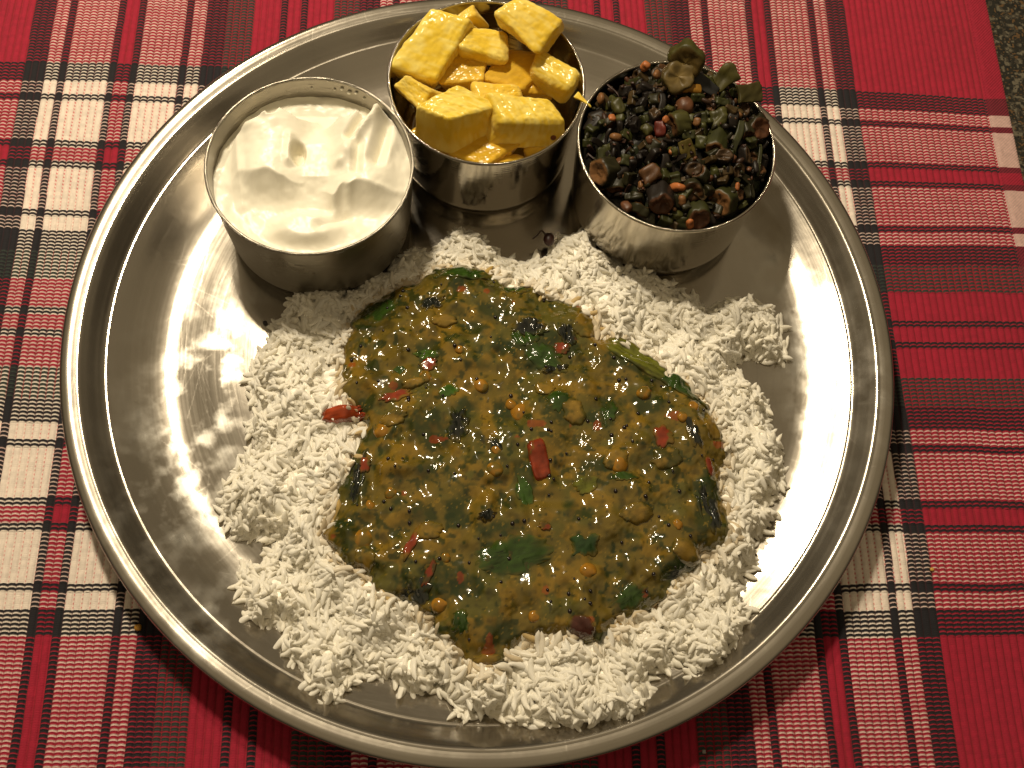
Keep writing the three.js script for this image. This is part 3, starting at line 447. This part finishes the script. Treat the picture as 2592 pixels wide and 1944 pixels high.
// ---------- fried okra ----------
{
  const dome = (x, z) => { const r = Math.hypot(x - BO[0], z - BO[1]) / 0.0345, dx = (x - BO[0]) / 0.03, dz = (z - BO[1]) / 0.03; return 0.0395 + 0.0135 * Math.sqrt(Math.max(0, 1 - r * r)) + 0.0045 * Math.exp(-((dx - 0.35) ** 2 + (dz + 0.5) ** 2) * 1.5); };
  const om = std({ vertexColors: true, roughness: 0.44, specularIntensity: 0.55 });
  // the dark tangle underneath
  const NA = 96, NR = 40, pos = [], idx = [], col = []; pos.push(0, dome(...BO) - 0.003, 0); col.push(0.006, 0.006, 0.004);
  for (let i = 1; i <= NR; i++) for (let k = 0; k < NA; k++) { const a = k / NA * 6.28318, r = 0.0344 * i / NR, x = r * Math.cos(a), z = r * Math.sin(a); pos.push(x, dome(x + BO[0], z + BO[1]) - 0.0035 + 0.0022 * n2(x * 420, z * 420, 6), z); const t = n2(x * 500, z * 500, 9); col.push(...(t > 0.2 ? [0.016, 0.020, 0.007] : [0.008, 0.007, 0.005])); }
  for (let k = 0; k < NA; k++) { idx.push(0, 1 + (k + 1) % NA, 1 + k); for (let i = 0; i < NR - 1; i++) { const a = 1 + i * NA + k, b = 1 + i * NA + (k + 1) % NA; idx.push(a, b, a + NA, b, b + NA, a + NA); } }
  const under = mesh(geo(pos, idx, col), om); under.position.set(BO[0], 0, BO[1]);
  top(under, 'chopped_fry', 'dark oily bed of chopped fried vegetables filling the right bowl', 'stir fry', null, 'stuff');

  const C = { black: [0.011, 0.008, 0.006], deep: [0.018, 0.016, 0.006], green: [0.026, 0.027, 0.007], olive: [0.042, 0.039, 0.009], brown: [0.075, 0.034, 0.013], tan: [0.14, 0.066, 0.024], rust: [0.080, 0.032, 0.014], orange: [0.135, 0.062, 0.022], red: [0.10, 0.016, 0.010] };
  function okraGeo(R, L, seed, side, cap) {            // a ribbed pod slice, hollowed ends with seeds showing as bumps
    const NA = 30, prof = [[0, 0.10], [0.35, 0.16], [0.62, 0.02], [0.82, 0], [0.97, 0.08], [1, 0.2], [1, 0.5], [1, 0.8], [0.97, 0.92], [0.82, 1], [0.62, 0.98], [0.35, 0.84], [0, 0.9]], pos = [], col = [], idx = [];
    prof.forEach(([r, t], i) => { for (let k = 0; k < NA; k++) { const a = k / NA * 6.28318, cut = r < 0.9, f = 1 + (cut ? 0.05 * Math.cos(5 * a + seed) * r : 0.05 * Math.cos(5 * a + seed)) + 0.12 * n3(Math.cos(a) * 1.6 + seed, Math.sin(a) * 1.6, t * 3) + 0.07 * n3(Math.cos(a) * 5 + seed, Math.sin(a) * 5, t * 6 + i), x = R * r * f * Math.cos(a), z = R * r * f * Math.sin(a), y = (t - 0.5) * L + 0.7 * n3(x / 1.5, z / 1.5, seed); pos.push(x, y, z); const tone = 1 + 0.45 * n3(x / 1.5 + seed, y / 1.5, z / 1.5); col.push(...(cut ? cap : side).map((q) => q * tone)); } });
    for (let i = 0; i < prof.length - 1; i++) for (let k = 0; k < NA; k++) { const a = i * NA + k, b = i * NA + (k + 1) % NA; idx.push(a, a + NA, b, b, a + NA, b + NA); }
    const g = geo(pos, idx, col); g.scale(0.001, 0.001, 0.001); return g;
  }
  const solid = (c, d = 0.35) => (v, s) => { const t = 1 + d * n3(v.x / 1.4 + s, v.y / 1.4, v.z / 1.4) + 0.25 * n3(v.x / 4 + s, v.y / 4, v.z / 4); return c.map((q) => Math.max(q * t, 0)); };
  const bit = (w, h, d, c, seed, rough = 0.3, round = 0.9) => { rough *= 1.7; const g = chunkGeo(w, h, d, round, rough, seed, solid(c), 8); g.scale(0.001, 0.001, 0.001); return g; };
  function strip(L, w, t, curl, c, seed) { const g = chunkGeo(L, t, w, 0.5, 0.18, seed, solid(c), 10), p = g.attributes.position; for (let i = 0; i < p.count; i++) { const u = p.getX(i) / L; p.setY(i, p.getY(i) - curl * 4 * u * u); p.setZ(i, p.getZ(i) * (1 - 0.5 * Math.abs(u)) + curl * 0.8 * Math.sin(u * 5)); } g.computeVertexNormals(); g.scale(0.001, 0.001, 0.001); return g; }
  const put = (g, name, label, cat, grp, x, y, z, e) => { const o = mesh(g, om); o.position.set(x / 1000, y / 1000, z / 1000); o.rotation.set(...e); return top(o, name, label, cat, grp); };
  // the pieces that stand out
  const B = [
    [okraGeo(6.6, 6, 1, C.olive, [0.085, 0.055, 0.014]), 'okra_slice', 'olive brown okra slice standing highest above the back rim', 'okra', 69.5, 63.5, -86.1, [1.0, 0.2, 0.3]],
    [okraGeo(5.8, 5, 2, [0.07, 0.05, 0.015], [0.12, 0.082, 0.026]), 'okra_slice', 'pale tan translucent okra slice just below the highest slice', 'okra', 66.8, 60, -81.4, [0.5, 0.4, 0.1]],
    [bit(11, 2.2, 3.4, [0.26, 0.125, 0.014], 3), 'pepper_strip', 'yellow cooked strip lying below the pale tan slice', 'vegetable strip', 69.8, 58, -78.2, [0.4, 0.05, 0]],
    [strip(12, 5, 1.4, 0.5, [0.022, 0.022, 0.022], 4), 'pepper_strip', 'dark slate strip to the right of the yellow strip', 'vegetable strip', 76.8, 57.5, -81, [0.5, -0.45, 0]],
    [bit(9, 2.2, 7, [0.052, 0.045, 0.010], 5, 0.45), 'green_pepper_piece', 'olive corner of pepper poking over the back right rim', 'pepper', 84.7, 58, -83.5, [0.5, 0.5, 0.2]],
    [bit(11, 2.6, 8, [0.045, 0.037, 0.010], 6, 0.5), 'green_pepper_piece', 'broad dull olive pepper piece lying over the right rim of the bowl', 'pepper', 93.6, 55.5, -78.6, [0.35, 0.2, -0.35]],
    [bit(6.3, 5.6, 6.3, C.rust, 7, 0.2, 3), 'roasted_pea', 'largest glossy rust brown pea near the middle top', 'pea', 69.8, 56, -72.2, [0, 0, 0]],
    [okraGeo(5.6, 8, 8, C.olive, C.brown), 'okra_slice', 'plump lighter olive okra slice in the centre of the heap', 'okra', 67.3, 54.6, -65.4, [0.35, 0.3, 1.35]],
    [bit(6, 5, 8, C.olive, 9, 0.4, 2), 'green_pepper_piece', 'olive green block on the upper left of the heap', 'pepper', 46.5, 50.5, -75, [0.3, 0.4, 0.2]],
    [bit(5.2, 5, 6, C.olive, 10, 0.4, 2), 'green_pepper_piece', 'olive green block left of the centre beside an orange bit', 'pepper', 55.2, 54, -62.6, [0.2, 0.8, 0.2]],
    [bit(6.5, 2.4, 9, [0.095, 0.07, 0.014], 11, 0.3, 0.6), 'okra_strip', 'flat ridged olive strip lying below the central slice', 'okra', 69.8, 53.2, -55.8, [0.75, 0.45, 0.1]],
    [okraGeo(4.8, 13, 12, C.green, C.tan), 'okra_slice', 'long split okra piece with a tan inside, right of the centre', 'okra', 80.7, 52.5, -59.5, [1.2, 0.2, 0.25]],
    [strip(17, 3.6, 2.6, 0.8, C.green, 13), 'okra_strip', 'curved green strip running down the right side of the heap', 'okra', 88.6, 52, -61.5, [0.2, 1.35, 0.1]],
    [okraGeo(6, 8, 14, C.green, C.tan), 'okra_slice', 'okra slice with a bright tan end near the front right rim', 'okra', 83.2, 46.2, -39.2, [0.7, 0.2, 0.8]],
    [okraGeo(5.4, 8, 15, C.green, C.rust), 'okra_slice', 'okra ring facing forward with a rusty cut face at the front rim', 'okra', 73.6, 45.6, -33.8, [1.15, 0.5, 0]],
    [okraGeo(5.6, 11, 16, C.black, C.rust), 'okra_slice', 'blackened okra piece with a rusty end near the front', 'okra', 60, 48.5, -38.8, [1.2, -0.4, 0]],
    [okraGeo(6, 9, 17, C.deep, C.tan), 'okra_slice', 'charred okra slice with a tan belly on the left rim', 'okra', 41, 47.6, -49.3, [0.3, 0.3, 1.0]],
    [okraGeo(5.2, 7, 18, C.deep, C.rust), 'okra_slice', 'dark okra slice with a rust coloured face on the right rim', 'okra', 97.3, 49.3, -68.3, [0.9, 0.8, -0.4]],
    [bit(8, 6, 8, C.olive, 19, 0.6, 2.2), 'green_pepper_piece', 'lumpy olive piece on the upper right of the heap', 'pepper', 82, 54, -68.6, [0.2, 0.2, 0.2]],
    [bit(5, 4, 7, C.red, 20, 0.4, 1.5), 'dried_chilli', 'wrinkled dark red chilli piece left of the central slice', 'chilli', 60.6, 54, -63.6, [0.3, 0.2, 0.3]],
    [strip(15, 2, 2, 0.5, C.green, 21), 'okra_strip', 'thin upright green strip by the right rim', 'okra', 97.6, 47, -56, [0.2, 1.5, 0]],
    [bit(9, 6, 8, C.brown, 22, 0.5, 2), 'okra_slice', 'reddish brown seedy okra piece in the lower middle', 'okra', 56.3, 50.8, -46.8, [0.3, 0.5, 0.2]],
  ];
  B.forEach(([g, n, l, c, ...p], i) => { const o = put(g, n, l, c, null, ...p); if (i > 6) o.scale.setScalar(0.82); });
  // the orange and rust coloured bits
  const ell = [C.orange, C.rust, [0.30, 0.10, 0.03]].map((c, i) => bit(3.8, 2.8, 3.2, c, 30 + i, 0.22, 1.2));
  const r = rng(21);
  [[44.9, 50.6, -61.8, 1], [49.4, 52.6, -65.8, 0], [66.1, 50.6, -41.8, 1.15], [67.5, 49.4, -37.2, 0.95], [48.6, 46.5, -35.8, 1.05], [57.3, 51.5, -92.4, 1], [40.7, 47.5, -80.4, 0.8], [86.8, 51.5, -53, 0.9], [70.7, 45.5, -30.3, 0.95], [48.2, 47.8, -47.2, 0.9], [46, 49, -52.6, 0.85], [62.1, 57, -65.4, 0.7], [73, 57.3, -64.5, 0.75], [56.5, 54.5, -58.2, 0.9], [44, 50.5, -70, 0.7], [60.5, 55, -86, 0.7], [92.5, 50, -50, 0.6], [64, 53.5, -54.5, 0.6], [53, 49.5, -43, 0.6], [78, 50.5, -45.5, 0.6], [88, 49, -43.5, 0.55], [90, 53, -71, 0.65], [72, 54.5, -51, 0.55]].forEach(([x, y, z, s], i) => {
    const o = put(ell[i % 3], 'roasted_lentil', 'small orange brown roasted lentil scattered through the fried okra', 'lentil', 'roasted lentils in the okra', x, y, z, [r() * 3, r() * 3, r() * 3]); o.scale.set(s * (0.8 + 0.5 * r()), s * (0.7 + 0.4 * r()), s * (0.7 + 0.5 * r()));
  });
  // everything between them
  const kinds = [
    () => [okraGeo(4.2, 5, 50, C.deep, C.brown), 'okra_slice'], () => [okraGeo(3.6, 7, 51, C.black, [0.05, 0.028, 0.012]), 'okra_slice'], () => [bit(7, 4, 5.5, C.deep, 52, 0.36, 0.5), 'vegetable_bit'], () => [bit(6, 4, 5, C.green, 53, 0.32, 0.4), 'vegetable_bit'], () => [bit(6, 3, 5, [0.045, 0.028, 0.010], 57, 0.32, 0.4), 'vegetable_bit'], () => [bit(5, 3, 4, [0.040, 0.040, 0.010], 58, 0.3, 0.4), 'vegetable_bit'], () => [strip(10, 3, 1.6, 0.7, C.black, 54), 'leaf_shred'], () => [strip(8, 2.4, 1.4, 0.5, [0.035, 0.016, 0.010], 55), 'leaf_shred'], () => [bit(7, 3.4, 4, C.black, 56, 0.36, 0.5), 'vegetable_bit']].map((f) => f());
  const text = { okra_slice: ['small dark okra slice among the packed pieces in the right bowl', 'okra', 'dark okra slices packed in the bowl'], vegetable_bit: ['dark green chopped vegetable bit among the fried okra', 'vegetable', 'chopped vegetable bits in the okra'], leaf_shred: ['blackened curled leaf shred among the fried okra', 'leaf', 'leaf shreds in the okra'] };
  const N = 260, im = shadows(new THREE.InstancedMesh(chunkGeo(1, 0.7, 0.8, 0.3, 0.12, 77, () => [1, 1, 1], 3).scale(0.001, 0.001, 0.001), om, N)), M4 = new THREE.Matrix4(), cols = [C.brown, C.black, C.black, C.black, C.deep, C.deep, C.green, [0.03, 0.014, 0.008], [0.06, 0.022, 0.01]], cl = new THREE.Color();
  for (let i = 0; i < N; i++) { const a = r() * 6.28318, rad = 0.0338 * Math.sqrt(r()), x = BO[0] + rad * Math.cos(a), z = BO[1] + rad * Math.sin(a), s = 0.6 + 1.5 * r() * r(); M4.compose(new THREE.Vector3(x, dome(x, z) + (r() - 0.35) * 0.003, z), new THREE.Quaternion().setFromEuler(new THREE.Euler(r() * 6, r() * 6, r() * 6)), new THREE.Vector3(s * (1 + r()), s, s)); im.setMatrixAt(i, M4); im.setColorAt(i, cl.setRGB(...cols[(r() * cols.length) | 0])); }
  im.name = 'spice_crumb'; im.userData.kind = 'stuff'; under.updateMatrixWorld(); im.position.copy(under.position).negate(); under.add(im);
  let made = 0; const spots = [];
  for (let t = 0; t < 4000 && made < 240; t++) {
    const a = r() * 6.28318, rad = 0.0325 * Math.sqrt(r()), x = BO[0] + rad * Math.cos(a), z = BO[1] + rad * Math.sin(a);
    if (spots.some(([u, v]) => (u - x) ** 2 + (v - z) ** 2 < 0.0027 ** 2)) continue;
    const near = B.some((b) => (b[4] / 1000 - x) ** 2 + (b[6] / 1000 - z) ** 2 < 0.0042 ** 2);
    spots.push([x, z]); const [g, n] = kinds[(r() * kinds.length) | 0];
    const o = put(g, n, ...text[n], x * 1000, dome(x, z) * 1000 - (near ? 4 : 1.2) + (r() - 0.5) * 2, z * 1000, [r() * 3.1, r() * 6.28, r() * 3.1]); o.scale.set(0.5 + 0.5 * r(), 0.5 + 0.45 * r(), 0.5 + 0.5 * r()); made++;
  }
}

// ---------- small stray things ----------
{
  const o = group(); o.position.set(0.0244, 0.0092, -0.0426);
  const b = mesh(new THREE.SphereGeometry(0.0024, 20, 14), std({ color: lin(0.035, 0.012, 0.009), roughness: 0.35 }), 'body', o); b.scale.set(0.9, 0.85, 1.15);
  const c = new THREE.CatmullRomCurve3([[-0.0012, 0.001, -0.0012], [-0.003, 0.002, -0.0026], [-0.0048, 0.0016, -0.0006], [-0.0064, 0.0008, 0.0004]].map((p) => new THREE.Vector3(...p)));
  mesh(new THREE.TubeGeometry(c, 16, 0.00035, 6), std({ color: lin(0.03, 0.015, 0.01), roughness: 0.5 }), 'stem', o);
  top(o, 'fried_berry', 'dark round fried berry with a thin stem on the rice between the bowls', 'berry');
  const bit = (name, label, cat, col, x, y, z, s, seed) => { const g = chunkGeo(s, s * 0.7, s * 0.9, s * 0.35, s * 0.12, seed, () => col, 6); g.scale(0.001, 0.001, 0.001); const m = mesh(g, std({ vertexColors: true, roughness: 0.4 })); m.position.set(x / 1000, y / 1000, z / 1000); top(m, name, label, cat); };
  bit('crumb', 'tiny yellow crumb on the black stripe of the mat left below the plate', 'crumb', [0.5, 0.25, 0.03], -117.4, 0.5, 103.5, 1.7, 1);
  bit('crumb', 'tiny yellow crumb on the mat right of the plate', 'crumb', [0.5, 0.27, 0.05], 160.8, 0.5, 83.8, 1.2, 2);
  bit('mustard_seed', 'black mustard seed on the steel below the yogurt bowl', 'seed', [0.015, 0.01, 0.01], -82.4, 3.9, -7.8, 1.6, 3);
  bit('lint', 'pale grey fleck on the mat below the plate rim', 'lint', [0.22, 0.2, 0.19], 72.7, 0.1, 145, 1.8, 4);
}

// ---------- the two unseen lamps that light the plate, above the picture ----------
LAMPS.forEach(([x, y, z], i) => {
  const o = group(); o.position.set(x, y, z);
  mesh(new THREE.SphereGeometry(0.024, 24, 16), std({ color: lin(1, 0.9, 0.75), emissive: lin(1, 0.855, 0.64), emissiveIntensity: 5, roughness: 0.5 }), 'bulb', o);
  const cap = mesh(new THREE.CylinderGeometry(0.010, 0.010, 0.024, 20), std({ color: lin(0.5, 0.5, 0.48), metalness: 1, roughness: 0.3 }), 'socket', o); cap.position.y = 0.034;
  top(o, 'unseen_lamp_bulb', ['nearer warm glowing bulb out of view, lighting the plate from above', 'farther warm glowing bulb out of view, lighting the plate from high behind'][i], 'lamp');
});
renderer.render(scene, camera);
